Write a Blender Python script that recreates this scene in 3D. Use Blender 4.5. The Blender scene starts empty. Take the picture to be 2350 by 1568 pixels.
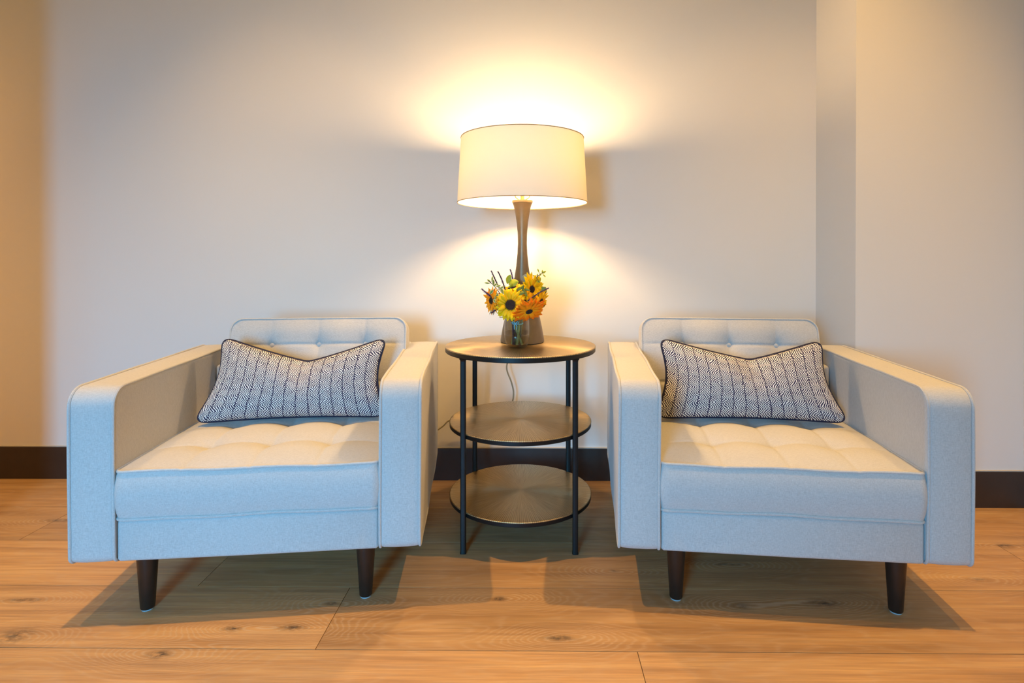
import bpy, bmesh, math, random
from math import sin, cos, pi, sqrt, exp, atan2, hypot
from mathutils import Vector, Matrix

random.seed(7)
scene = bpy.context.scene
COL = scene.collection
R = math.radians

# ------------------------------------------------------------------ camera
cam_data = bpy.data.cameras.new('camera')
cam_data.sensor_fit = 'HORIZONTAL'
cam_data.sensor_width = 36.0
cam_data.lens = 1280.22 / 2350 * 36.0
cam_data.shift_x = -(1210.7 - 1175) / 2350
cam_data.shift_y = (605.1 - 784) / 2350
cam_data.clip_start = 0.02
cam = bpy.data.objects.new('camera', cam_data)
cam.location = (0, 0, 1.0)
cam.rotation_euler = (pi / 2 - 0.0049, 0, 0.0097)
COL.objects.link(cam)
scene.camera = cam

# ------------------------------------------------------------------ world, light, exposure
scene.view_settings.view_transform = 'Standard'
scene.view_settings.look = 'None'
scene.view_settings.gamma = 1.0
scene.view_settings.use_curve_mapping = False
scene.view_settings.exposure = 0.35
scene.cycles.transparent_max_bounces = 32

world = bpy.data.worlds.new('world')
scene.world = world
world.use_nodes = True
bg = world.node_tree.nodes['Background']
bg.inputs['Color'].default_value = (1.0, 0.82, 0.43, 1)      # the warm rest of the house
bg.inputs['Strength'].default_value = 0.50

def add_light(name, kind, loc, target, energy, color, **kw):
    d = bpy.data.lights.new(name, kind)
    d.energy = energy
    d.color = color
    for k, v in kw.items():
        setattr(d, k, v)
    o = bpy.data.objects.new(name, d)
    o.location = loc
    o.rotation_euler = (Vector(target) - Vector(loc)).to_track_quat('-Z', 'Y').to_euler()
    COL.objects.link(o)
    return o

# daylight: bright sky outside the window in the wall behind the camera (built below)
add_light('sky_daylight', 'AREA', (-1.80, -4.2, 1.70), (-1.80, 0, 1.70), 1460, (0.10, 0.53, 1.0),
          shape='RECTANGLE', size=4.5, size_y=2.2)
# two recessed ceiling downlights, one above each armchair
for lx in (-1.22, 1.20):
    add_light('ceiling_downlight', 'SPOT', (lx, 1.55, 3.45), (lx * 0.93, 1.57, 0), 228, (1.0, 0.55, 0.12),
              spot_size=R(76), spot_blend=1.0, shadow_soft_size=0.022)
# a weaker, narrow pair further out to the sides
for lx in (-1.86, 1.84):
    add_light('ceiling_downlight', 'SPOT', (lx, 1.50, 3.45), (lx * 0.86, 1.52, 0), 80, (1.0, 0.55, 0.14),
              spot_size=R(40), spot_blend=0.8, shadow_soft_size=0.022)
# added warm fill behind the left stub, brightening the back wall's left strip
add_light('left_strip_fill', 'AREA', (-2.80, 1.95, 1.05), (-2.80, 2.545, 1.0), 2.9, (1.0, 0.44, 0.12),
          shape='RECTANGLE', size=0.5, size_y=1.9)

# ------------------------------------------------------------------ helpers
def tag(o, label=None, cat=None, group=None, kind=None):
    if label: o['label'] = label
    if cat: o['category'] = cat
    if group: o['group'] = group
    if kind: o['kind'] = kind
    return o

def empty(name, loc=(0, 0, 0), rz=0.0):
    o = bpy.data.objects.new(name, None)
    o.empty_display_size = 0.05
    o.location = loc
    o.rotation_euler = (0, 0, rz)
    COL.objects.link(o)
    return o

class MB:
    """collects verts/faces and builds one mesh object"""
    def __init__(s):
        s.v = []; s.f = []; s.uv = {}
    def add(s, verts, faces):
        b = len(s.v)
        s.v += [tuple(p) for p in verts]
        s.f += [tuple(i + b for i in f) for f in faces]
        return b
    def box(s, x0, x1, y0, y1, z0, z1):
        s.add([(x0, y0, z0), (x1, y0, z0), (x1, y1, z0), (x0, y1, z0), (x0, y0, z1), (x1, y0, z1), (x1, y1, z1), (x0, y1, z1)],
              [(3, 2, 1, 0), (4, 5, 6, 7), (0, 1, 5, 4), (1, 2, 6, 5), (2, 3, 7, 6), (3, 0, 4, 7)])
    def rings(s, rings, closed=True, cap0=True, cap1=True):
        n = len(rings[0]); vs = [p for r in rings for p in r]; fs = []
        for i in range(len(rings) - 1):
            for j in range(n if closed else n - 1):
                k = (j + 1) % n
                fs.append((i * n + j, i * n + k, (i + 1) * n + k, (i + 1) * n + j))
        if cap0: fs.append(tuple(range(n - 1, -1, -1)))
        if cap1: fs.append(tuple((len(rings) - 1) * n + j for j in range(n)))
        return s.add(vs, fs)
    def lathe(s, prof, c=(0, 0, 0), n=48, cap0=True, cap1=True, M=None):
        rr = []
        for r, z in prof:
            ring = [Vector((r * cos(2 * pi * j / n), r * sin(2 * pi * j / n), z)) for j in range(n)]
            if M is not None: ring = [M @ p for p in ring]
            rr.append([p + Vector(c) for p in ring])
        s.rings(rr, True, cap0, cap1)
    def tube(s, path, r, n=8, closed=False, taper=None):
        P = [Vector(p) for p in path]; m = len(P); rr = []
        def tan(i):
            if closed: return (P[(i + 1) % m] - P[i - 1]).normalized()
            return (P[min(i + 1, m - 1)] - P[max(i - 1, 0)]).normalized()
        t0 = tan(0)
        nrm = t0.orthogonal().normalized()
        for i in range(m):
            t = tan(i)
            nrm = (nrm - t * nrm.dot(t))
            if nrm.length < 1e-6: nrm = t.orthogonal()
            nrm.normalize(); b = t.cross(nrm)
            q = r if taper is None else r * taper(i / (m - 1))
            rr.append([P[i] + (nrm * cos(2 * pi * j / n) + b * sin(2 * pi * j / n)) * q for j in range(n)])
        if closed:
            base = len(s.v); vs = [p for x in rr for p in x]; fs = []
            # best rotation match between last and first ring
            best = min(range(n), key=lambda k: sum((rr[-1][j] - rr[0][(j + k) % n]).length for j in range(n)))
            for i in range(m):
                for j in range(n):
                    k = (j + 1) % n
                    if i < m - 1:
                        fs.append((i * n + j, i * n + k, (i + 1) * n + k, (i + 1) * n + j))
                    else:
                        fs.append((i * n + j, i * n + k, (k + best) % n, (j + best) % n))
            s.add(vs, fs)
        else:
            s.rings(rr)
    def build(s, name, mat, parent=None, smooth=True, sharp=40, loc=None, bevel=None):
        me = bpy.data.meshes.new(name)
        me.from_pydata(s.v, [], s.f)
        bm = bmesh.new(); bm.from_mesh(me)
        bmesh.ops.recalc_face_normals(bm, faces=bm.faces)
        bm.to_mesh(me); bm.free()
        me.materials.append(mat)
        if smooth:
            me.polygons.foreach_set('use_smooth', [True] * len(me.polygons))
            if sharp: me.set_sharp_from_angle(angle=R(sharp))
        o = bpy.data.objects.new(name, me)
        COL.objects.link(o)
        if parent: o.parent = parent
        if loc: o.location = loc
        if bevel:
            m = o.modifiers.new('bevel', 'BEVEL'); m.width = bevel; m.segments = 3; m.limit_method = 'ANGLE'
        return o

# ------------------------------------------------------------------ materials
class NT:
    def __init__(s, name):
        s.m = bpy.data.materials.new(name); s.m.use_nodes = True
        s.t = s.m.node_tree; s.n = s.t.nodes; s.l = s.t.links
        s.b = s.n['Principled BSDF']; s.out = s.n['Material Output']
    def node(s, typ, **kw):
        n = s.n.new(typ)
        for k, v in kw.items(): setattr(n, k, v)
        return n
    def link(s, a, b): s.l.new(a, b)
    def set(s, sock, v):
        if hasattr(v, 'is_linked') or hasattr(v, 'links'): s.link(v, sock)
        else: sock.default_value = v
    def math(s, op, a, b=None, c=None, clamp=False):
        n = s.node('ShaderNodeMath', operation=op, use_clamp=clamp)
        s.set(n.inputs[0], a)
        if b is not None: s.set(n.inputs[1], b)
        if c is not None: s.set(n.inputs[2], c)
        return n.outputs[0]
    def mix(s, fac, a, b, blend='MIX'):
        n = s.node('ShaderNodeMix', data_type='RGBA', blend_type=blend)
        s.set(n.inputs[0], fac); s.set(n.inputs[6], a); s.set(n.inputs[7], b)
        return n.outputs[2]
    def noise(s, vec, scale, detail=3.0, rough=0.5, dist=0.0):
        n = s.node('ShaderNodeTexNoise'); s.link(vec, n.inputs['Vector'])
        n.inputs['Scale'].default_value = scale; n.inputs['Detail'].default_value = detail
        n.inputs['Roughness'].default_value = rough; n.inputs['Distortion'].default_value = dist
        return n.outputs['Fac']
    def coords(s, which='Object'):
        return s.node('ShaderNodeTexCoord').outputs[which]
    def scale(s, vec, sc):
        n = s.node('ShaderNodeMapping'); s.link(vec, n.inputs['Vector']); n.inputs['Scale'].default_value = sc
        return n.outputs[0]
    def ramp(s, fac, stops):
        n = s.node('ShaderNodeValToRGB'); s.link(fac, n.inputs[0])
        e = n.color_ramp.elements
        while len(e) < len(stops): e.new(0.5)
        for i, (p, c) in enumerate(stops):
            e[i].position = p; e[i].color = (*c, 1) if len(c) == 3 else c
        return n.outputs[0]
    def bump(s, h, strength, dist=0.01):
        n = s.node('ShaderNodeBump'); s.link(h, n.inputs['Height'])
        n.inputs['Strength'].default_value = strength; n.inputs['Distance'].default_value = dist
        s.link(n.outputs[0], s.b.inputs['Normal'])
    def p(s, **kw):
        names = dict(color='Base Color', rough='Roughness', metal='Metallic', trans='Transmission Weight', ior='IOR',
                     spec='Specular IOR Level', sheen='Sheen Weight', aniso='Anisotropic', emit='Emission Color', es='Emission Strength',
                     coat='Coat Weight')
        for k, v in kw.items():
            if isinstance(v, tuple) and len(v) == 3: v = (*v, 1)
            s.set(s.b.inputs[names[k]], v)
        return s.m

def simple(name, color, rough=0.5, metal=0.0, var=0.12, scale=40, **kw):
    t = NT(name)
    n = t.noise(t.coords(), scale, 4)
    c = t.mix(t.math('MULTIPLY', n, 1.0), tuple(x * (1 - var) for x in color) + (1,), tuple(min(1, x * (1 + var)) for x in color) + (1,))
    t.p(color=c, rough=rough, metal=metal, **kw)
    return t.m

def wall_material():
    t = NT('painted_plaster')
    co = t.coords()
    n = t.noise(co, 1.6, 3); f = t.noise(co, 160, 3)
    c = t.mix(n, (0.73, 0.70, 0.655, 1), (0.76, 0.73, 0.685, 1))
    t.p(color=c, rough=0.75, spec=0.25)
    t.bump(f, 0.05, 0.002)
    return t.m

def fabric_material():
    t = NT('linen_upholstery')
    co = t.coords()
    a = t.noise(t.scale(co, (120, 700, 700)), 1.0, 2, 0.6)
    b = t.noise(t.scale(co, (700, 700, 120)), 1.0, 2, 0.6)
    w = t.math('MULTIPLY', t.math('ADD', a, b), 0.5)
    big = t.noise(co, 9, 2)
    c = t.ramp(w, [(0.30, (0.395, 0.39, 0.38)), (0.52, (0.51, 0.50, 0.485)), (0.70, (0.59, 0.58, 0.565))])
    c = t.mix(t.math('MULTIPLY', big, 0.12), c, (0.45, 0.44, 0.42, 1))
    t.p(color=c, rough=0.92, spec=0.12, sheen=0.15)
    t.bump(w, 0.25, 0.0015)
    return t.m

KNOTS = [  # x, y, half length, half width, darkness
    (-1.380, 1.468, .040, .030, .8), (-0.949, 1.402, .028, .014, 1.0), (-0.815, 1.504, .026, .011, .9),
    (-0.657, 1.509, .034, .011, 1.0), (-1.499, 1.624, .055, .010, .9), (-0.101, 1.644, .020, .011, 1.0),
    (0.069, 1.474, .040, .012, .9), (0.848, 1.632, .045, .018, .8), (0.601, 1.615, .030, .014, .7),
    (1.658, 1.968, .026, .013, 1.0), (-0.589, 1.618, .020, .009, .9), (-1.834, 2.125, .06, .012, .7),
    (0.65, 1.84, .07, .008, .7), (0.263, 1.798, .014, .009, .6), (1.398, 1.760, .04, .012, .5)]

def floor_material():
    t = NT('oak_planks')
    geo = t.node('ShaderNodeNewGeometry').outputs['Position']
    sep = t.node('ShaderNodeSeparateXYZ'); t.link(geo, sep.inputs[0])
    X, Y = sep.outputs[0], sep.outputs[1]
    at = t.node('ShaderNodeAttribute', attribute_name='plank'); rnd = at.outputs['Fac']
    off = t.node('ShaderNodeCombineXYZ'); t.set(off.inputs[0], t.math('MULTIPLY', rnd, 37.0)); t.set(off.inputs[1], t.math('MULTIPLY', rnd, 91.0))
    va = t.node('ShaderNodeVectorMath', operation='ADD'); t.link(geo, va.inputs[0]); t.link(off.outputs[0], va.inputs[1])
    pv = va.outputs[0]
    fine = t.noise(t.scale(pv, (5, 380, 1)), 1.0, 3, 0.65)
    streak = t.noise(t.scale(pv, (2.2, 90, 1)), 1.0, 4, 0.65, 0.3)
    mid = t.noise(t.scale(pv, (1.6, 26, 1)), 1.0, 4, 0.55)
    broad = t.noise(t.scale(pv, (1.1, 5, 1)), 1.0, 3, 0.5)
    core = None; wide = None
    for kx, ky, a, b, dk in KNOTS:
        dx = t.math('SUBTRACT', X, kx); dy = t.math('SUBTRACT', Y, ky)
        ex = t.math('POWER', t.math('ABSOLUTE', t.math('DIVIDE', dx, a)), 2.0); ey = t.math('POWER', t.math('ABSOLUTE', t.math('DIVIDE', dy, b)), 2.0)
        e = t.math('ADD', ex, ey)
        g = t.math('MULTIPLY', t.math('EXPONENT', t.math('MULTIPLY', e, -1.0)), dk)
        wx = t.math('POWER', t.math('ABSOLUTE', t.math('DIVIDE', dx, 0.17)), 2.0); wy = t.math('POWER', t.math('ABSOLUTE', t.math('DIVIDE', dy, 0.055)), 2.0)
        w = t.math('EXPONENT', t.math('MULTIPLY', t.math('ADD', wx, wy), -1.0))
        core = g if core is None else t.math('ADD', core, g)
        wide = w if wide is None else t.math('ADD', wide, w)
    # cathedral grain: contour lines of a stretched field, bent round the knots
    fld = t.math('ADD', t.math('MULTIPLY', broad, 5.0), t.math('MULTIPLY', wide, 4.5))
    fld = t.math('ADD', fld, t.math('MULTIPLY', t.noise(t.scale(pv, (3.5, 16, 1)), 1.0, 3, 0.55), 1.3))
    ring = t.math('SINE', t.math('MULTIPLY_ADD', fld, 17.0, t.math('MULTIPLY', streak, 5.0)))
    ring = t.math('POWER', t.math('MULTIPLY_ADD', ring, 0.5, 0.5), 3.0)
    c = t.ramp(mid, [(0.25, (0.33, 0.175, 0.075)), (0.5, (0.51, 0.285, 0.120)), (0.78, (0.63, 0.385, 0.170))])
    tone = t.math('MULTIPLY_ADD', rnd, 0.42, 0.76)
    tn = t.node('ShaderNodeCombineXYZ')
    for i in range(3): t.set(tn.inputs[i], tone)
    c = t.mix(1.0, c, tn.outputs[0], 'MULTIPLY')
    c = t.mix(t.math('MULTIPLY', ring, t.math('MULTIPLY_ADD', wide, 0.34, 0.14), clamp=True), c, (0.66, 0.50, 0.34, 1))
    fl = t.ramp(fine, [(0.35, (0, 0, 0)), (0.62, (1, 1, 1))])
    c = t.mix(t.math('MULTIPLY', t.math('SUBTRACT', 1.0, fl), 0.34), c, (0.22, 0.13, 0.07, 1))
    sk = t.ramp(streak, [(0.40, (1, 1, 1)), (0.56, (0, 0, 0))])
    c = t.mix(t.math('MULTIPLY', sk, 0.20), c, (0.20, 0.11, 0.06, 1))
    kn = t.noise(t.scale(pv, (40, 70, 1)), 1.0, 4, 0.7)
    kf = t.math('MULTIPLY', core, t.ramp(kn, [(0.36, (0.15, 0.15, 0.15)), (0.58, (1, 1, 1))]), clamp=True)
    c = t.mix(kf, c, (0.055, 0.042, 0.036, 1))
    t.p(color=c, rough=t.math('MULTIPLY_ADD', fine, 0.18, 0.36), spec=0.35)
    t.bump(t.math('ADD', fine, t.math('MULTIPLY', ring, 0.4)), 0.12, 0.002)
    return t.m

def pattern_material():
    """hand drawn chevron stripes in upright columns; UV: u in columns, v in column widths"""
    t = NT('chevron_print')
    uv = t.node('ShaderNodeUVMap', uv_map='UVMap').outputs[0]
    wob = t.node('ShaderNodeTexNoise'); t.link(uv, wob.inputs['Vector']); wob.inputs['Scale'].default_value = 1.7; wob.inputs['Detail'].default_value = 1
    ws = t.node('ShaderNodeSeparateXYZ'); t.link(wob.outputs['Color'], ws.inputs[0])
    sep = t.node('ShaderNodeSeparateXYZ'); t.link(uv, sep.inputs[0])
    U = t.math('ADD', sep.outputs[0], t.math('MULTIPLY_ADD', ws.outputs[0], 0.22, -0.11))
    V = t.math('ADD', sep.outputs[1], t.math('MULTIPLY_ADD', ws.outputs[1], 0.30, -0.15))
    colm = t.math('FLOOR', U); xc = t.math('FRACT', U)
    hsh = t.math('FRACT', t.math('MULTIPLY', t.math('SINE', t.math('MULTIPLY', colm, 12.99)), 43758.5))
    tri = t.math('PINGPONG', t.math('MULTIPLY_ADD', V, 2.05, t.math('MULTIPLY', hsh, 0.35)), 1.0)   # 0..1 triangle
    st = t.math('ADD', t.math('MULTIPLY', xc, 5.0), t.math('MULTIPLY', tri, 2.4))
    fr = t.math('FRACT', t.math('ADD', st, hsh))
    tw = t.math('ABSOLUTE', t.math('SUBTRACT', fr, 0.5))
    navy = t.math('LESS_THAN', tw, t.math('MULTIPLY_ADD', ws.outputs[2], 0.14, 0.185))
    line = t.math('LESS_THAN', t.math('ABSOLUTE', t.math('SUBTRACT', xc, 0.5)), 0.468)
    navy = t.math('MAXIMUM', navy, t.math('SUBTRACT', 1.0, line))
    c = t.mix(navy, (0.80, 0.765, 0.70, 1), (0.030, 0.024, 0.062, 1))
    t.p(color=c, rough=0.9, spec=0.1)
    return t.m

def brass_material():
    t = NT('radial_brushed_brass')
    sep = t.node('ShaderNodeSeparateXYZ'); t.link(t.coords(), sep.inputs[0])
    ang = t.math('ARCTAN2', sep.outputs[1], sep.outputs[0])
    r = t.math('SQRT', t.math('ADD', t.math('POWER', sep.outputs[0], 2.0), t.math('POWER', sep.outputs[1], 2.0)))
    cv = t.node('ShaderNodeCombineXYZ')
    t.set(cv.inputs[0], t.math('MULTIPLY', ang, 85.0)); t.set(cv.inputs[1], t.math('MULTIPLY', r, 9.0))
    n = t.noise(cv.outputs[0], 1.0, 4, 0.65)
    wave = t.math('SINE', t.math('MULTIPLY', ang, 230.0))
    h = t.math('MULTIPLY_ADD', wave, 0.16, n)
    c = t.ramp(h, [(0.2, (0.27, 0.190, 0.09)), (0.55, (0.52, 0.385, 0.20)), (0.85, (0.68, 0.53, 0.30))])
    t.p(color=c, rough=0.36, metal=0.92, aniso=0.85)
    tg = t.node('ShaderNodeTangent', direction_type='RADIAL', axis='Z')
    t.link(tg.outputs[0], t.b.inputs['Tangent'])
    t.bump(h, 0.22, 0.0015)
    return t.m

def shade_material():
    t = NT('linen_lampshade')
    co = t.coords()
    w = t.noise(t.scale(co, (60, 60, 600)), 1.0, 2)
    c = t.mix(w, (0.82, 0.65, 0.38, 1), (0.87, 0.72, 0.45, 1))
    tr = t.node('ShaderNodeBsdfTranslucent'); t.link(c, tr.inputs[0])
    df = t.node('ShaderNodeBsdfDiffuse'); df.inputs[0].default_value = (0.80, 0.74, 0.62, 1)
    mx = t.node('ShaderNodeMixShader'); mx.inputs[0].default_value = 0.048
    t.link(df.outputs[0], mx.inputs[1]); t.link(tr.outputs[0], mx.inputs[2])
    t.link(mx.outputs[0], t.out.inputs['Surface'])
    return t.m

def glass_material():
    t = NT('clear_glass')
    lw = t.node('ShaderNodeLayerWeight'); lw.inputs[0].default_value = 0.5
    fr = t.math('MULTIPLY_ADD', t.math('POWER', lw.outputs['Facing'], 4.0), 0.55, 0.04)
    tp = t.node('ShaderNodeBsdfTransparent'); tp.inputs[0].default_value = (0.965, 0.965, 0.965, 1)
    gl = t.node('ShaderNodeBsdfGlossy'); gl.inputs[1].default_value = 0.03
    mx = t.node('ShaderNodeMixShader'); t.link(fr, mx.inputs[0]); t.link(tp.outputs[0], mx.inputs[1]); t.link(gl.outputs[0], mx.inputs[2])
    t.link(mx.outputs[0], t.out.inputs['Surface'])
    return t.m

def water_material():
    t = NT('vase_water')
    lw = t.node('ShaderNodeLayerWeight'); lw.inputs[0].default_value = 0.5
    fr = t.math('MULTIPLY_ADD', t.math('POWER', lw.outputs['Facing'], 4.0), 0.4, 0.03)
    tp = t.node('ShaderNodeBsdfTransparent'); tp.inputs[0].default_value = (0.84, 0.79, 0.73, 1)
    gl = t.node('ShaderNodeBsdfGlossy'); gl.inputs[1].default_value = 0.05
    mx = t.node('ShaderNodeMixShader'); t.link(fr, mx.inputs[0]); t.link(tp.outputs[0], mx.inputs[1]); t.link(gl.outputs[0], mx.inputs[2])
    t.link(mx.outputs[0], t.out.inputs['Surface'])
    return t.m

def bulb_material():
    t = NT('lit_bulb')
    em = t.node('ShaderNodeEmission'); em.inputs[0].default_value = (1.0, 0.66, 0.33, 1); em.inputs[1].default_value = 430
    t.link(em.outputs[0], t.out.inputs['Surface'])
    return t.m

def leaf_material(name, a, b, margin=None):
    t = NT(name)
    n = t.noise(t.coords(), 60, 3)
    c = t.mix(n, (*a, 1), (*b, 1))
    if margin:
        uv = t.node('ShaderNodeUVMap', uv_map='UVMap').outputs[0]
        sep = t.node('ShaderNodeSeparateXYZ'); t.link(uv, sep.inputs[0])
        f = t.math('GREATER_THAN', t.math('ABSOLUTE', sep.outputs[1]), 0.62)
        c = t.mix(f, c, (*margin, 1))
    t.p(color=c, rough=0.5, spec=0.3)
    return t.m

def petal_material(name, inner, outer):
    t = NT(name)
    uv = t.node('ShaderNodeUVMap', uv_map='UVMap').outputs[0]
    sep = t.node('ShaderNodeSeparateXYZ'); t.link(uv, sep.inputs[0])
    n = t.noise(t.scale(uv, (3, 14, 1)), 1.0, 2)
    f = t.math('ADD', sep.outputs[0], t.math('MULTIPLY_ADD', n, 0.5, -0.25), clamp=True)
    c = t.mix(f, (*inner, 1), (*outer, 1))
    t.p(color=c, rough=0.55, spec=0.2)
    return t.m

M = dict(
    wall=wall_material(), fabric=fabric_material(), floor=floor_material(), print=pattern_material(), brass=brass_material(),
    shade=shade_material(), glass=glass_material(), water=water_material(), bulb=bulb_material(),
    ceiling=simple('ceiling_paint', (0.62, 0.58, 0.53), 0.8, scale=8, var=0.03),
    baseboard=simple('dark_stained_wood', (0.034, 0.020, 0.014), 0.42, scale=14, var=0.3),
    caulk=simple('pale_caulk', (0.50, 0.46, 0.40), 0.7, var=0.05),
    gap=simple('plank_gap', (0.05, 0.032, 0.02), 0.8),
    leg=simple('dark_walnut_leg', (0.020, 0.011, 0.008), 0.38, scale=30, var=0.3),
    glide=simple('felt_glide', (0.30, 0.38, 0.42), 0.9),
    steel=simple('blackened_steel', (0.012, 0.012, 0.012), 0.38, metal=0.5, var=0.2),
    bronze=simple('aged_bronze', (0.20, 0.145, 0.085), 0.42, metal=0.55, scale=26, var=0.28),
    trim=simple('shade_trim', (0.42, 0.27, 0.14), 0.8),
    socket=simple('brass_socket', (0.70, 0.50, 0.22), 0.3, metal=1.0),
    cord=simple('clear_cord', (0.34, 0.29, 0.20), 0.35, var=0.2),
    navy=simple('navy_piping', (0.012, 0.012, 0.034), 0.8),
    stem=leaf_material('green_stem', (0.20, 0.25, 0.07), (0.28, 0.30, 0.12)),
    dstem=leaf_material('dark_purple_stem', (0.025, 0.015, 0.03), (0.05, 0.03, 0.06)),
    salvia=leaf_material('purple_bud', (0.03, 0.012, 0.05), (0.07, 0.035, 0.11)),
    violet=leaf_material('violet_bud', (0.07, 0.04, 0.16), (0.13, 0.08, 0.24)),
    leaf=leaf_material('mid_green_leaf', (0.14, 0.18, 0.02), (0.28, 0.30, 0.03)),
    dleaf=leaf_material('deep_green_leaf', (0.09, 0.12, 0.01), (0.20, 0.23, 0.03)),
    euca=leaf_material('olive_round_leaf', (0.34, 0.38, 0.015), (0.50, 0.48, 0.03)),
    dusty=leaf_material('dusty_grey_leaf', (0.40, 0.31, 0.16), (0.46, 0.38, 0.22)),
    varieg=leaf_material('cream_edged_leaf', (0.17, 0.24, 0.03), (0.30, 0.36, 0.06), margin=(0.80, 0.70, 0.32)),
    yellow=petal_material('yellow_petal', (0.90, 0.42, 0.0), (0.95, 0.62, 0.003)),
    orange=petal_material('orange_petal', (0.92, 0.42, 0.01), (0.92, 0.21, 0.005)),
    amber=petal_material('amber_petal', (0.90, 0.24, 0.005), (0.95, 0.44, 0.008)),
    seed=simple('sunflower_seeds', (0.055, 0.026, 0.012), 0.8, scale=400, var=0.6),
    tie=simple('pale_blue_tie', (0.15, 0.52, 0.66), 0.6),
)

# ------------------------------------------------------------------ room shell
def struct(name, mb, mat, parent=None, **kw):
    o = mb.build(name, mat, parent, smooth=False, **kw)
    if parent is None: o['kind'] = 'structure'
    return o

BACK = 2.545
RW = 2.283        # face of the projecting right wall
RX0, RX1 = 1.313, 1.284
CEIL = 3.5

# floor: planks along x, 0.283 wide, butt joints where the photo shows them
def make_floor():
    joints = {0: [0.267, 2.4], 1: [-0.56, 2.1, -2.9], 2: [-1.03, 1.633], 3: [-1.84, 0.9], 4: [-0.6, 1.5], -1: [-0.9, 1.2], -2: [0.5], -3: [-1.4, 1.0], -4: [0.1], -5: [-0.7]}
    v = []; f = []; val = []
    rows = range(-13, 6)
    tones = {(0, 0): .85, (0, 1): .75, (1, 0): .35, (1, 1): .95, (1, 2): .35, (2, 0): .98, (2, 1): .55, (2, 2): .6, (3, 0): .45, (3, 1): .25, (3, 2): .6, (4, 0): .8, (4, 1): .7, (4, 2): .5}
    for r in rows:
        y0 = 1.150 + r * 0.2745; y1 = y0 + 0.2745
        xs = [-3.6] + sorted(joints.get(r, [random.uniform(-2, 2)])) + [3.2]
        for i in range(len(xs) - 1):
            g = 0.0009; b = len(v)
            v += [(xs[i] + g, y0 + g, 0), (xs[i + 1] - g, y0 + g, 0), (xs[i + 1] - g, y1 - g, 0), (xs[i] + g, y1 - g, 0),
                  (xs[i] + g, y0 + g, -0.004), (xs[i + 1] - g, y0 + g, -0.004), (xs[i + 1] - g, y1 - g, -0.004), (xs[i] + g, y1 - g, -0.004)]
            f += [(b, b + 1, b + 2, b + 3), (b, b + 4, b + 5, b + 1), (b + 1, b + 5, b + 6, b + 2), (b + 2, b + 6, b + 7, b + 3), (b + 3, b + 7, b + 4, b)]
            val += [tones.get((r, i), random.random())] * 8
    b = len(v)
    v += [(-3.6, -2.5, -0.03), (3.2, -2.5, -0.03), (3.2, 2.93, -0.03), (-3.6, 2.93, -0.03), (-3.6, -2.5, -0.004), (3.2, -2.5, -0.004), (3.2, 2.93, -0.004), (-3.6, 2.93, -0.004)]
    f += [(b + 3, b + 2, b + 1, b), (b + 4, b + 5, b + 6, b + 7), (b, b + 1, b + 5, b + 4), (b + 1, b + 2, b + 6, b + 5), (b + 2, b + 3, b + 7, b + 6), (b + 3, b, b + 4, b + 7)]
    val += [0.5] * 8
    me = bpy.data.meshes.new('floor'); me.from_pydata(v, [], f)
    a = me.attributes.new('plank', 'FLOAT', 'POINT'); a.data.foreach_set('value', val)
    me.materials.append(M['floor']); me.materials.append(M['gap'])
    for p in me.polygons:
        if p.index >= len(f) - 6: p.material_index = 1
    o = bpy.data.objects.new('floor', me); COL.objects.link(o); o['kind'] = 'structure'
make_floor()

mb = MB(); mb.box(-3.6, RX1 + 0.0, BACK, BACK + 0.12, 0, CEIL)
struct('wall_back', mb, M['wall'])
# projecting wall on the right, its return face turned to the lamp
mb = MB()
ring = [(RX0, RW), (1.992, RW), (1.992, BACK + 0.12), (RX1, BACK + 0.12), (RX1, BACK)]
mb.rings([[(x, y, 0) for x, y in ring], [(x, y, CEIL) for x, y in ring]])
struct('wall_right', mb, M['wall'])
mb = MB(); mb.box(1.992, 2.12, 0.9, BACK + 0.12, 0, CEIL)
struct('wall_side', mb, M['wall'])
# added unseen stub, placed to keep window daylight off the back wall's left strip
mb = MB(); mb.box(-3.6, -2.004, 1.80, 1.88, 0, CEIL)
struct('daylight_blocker_left', mb, M['wall'])
# wall behind the camera with the window that lights the room
OX0, OX1, OZ0, OZ1 = -1.22, -0.56, 0.34, 1.62
mb = MB()
mb.box(-5.2, OX0, -1.32, -1.20, 0, CEIL); mb.box(OX1, 1.55, -1.32, -1.20, 0, CEIL)
mb.box(OX0, OX1, -1.32, -1.20, 0, OZ0); mb.box(OX0, OX1, -1.32, -1.20, OZ1, CEIL)
struct('wall_front', mb, M['wall'])
mb = MB()
for a, b, c, d in ((OX0, OX0 + .035, OZ0, OZ1), (OX1 - .035, OX1, OZ0, OZ1), (OX0 + .035, OX1 - .035, OZ0, OZ0 + .035), (OX0 + .035, OX1 - .035, OZ1 - .035, OZ1)):
    mb.box(a, b, -1.30, -1.26, c, d)
struct('window_1', mb, M['baseboard'])
mb = MB(); mb.box(-3.6, 3.2, -2.5, 2.93, CEIL, CEIL + 0.1)
struct('ceiling', mb, M['ceiling'])

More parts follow.
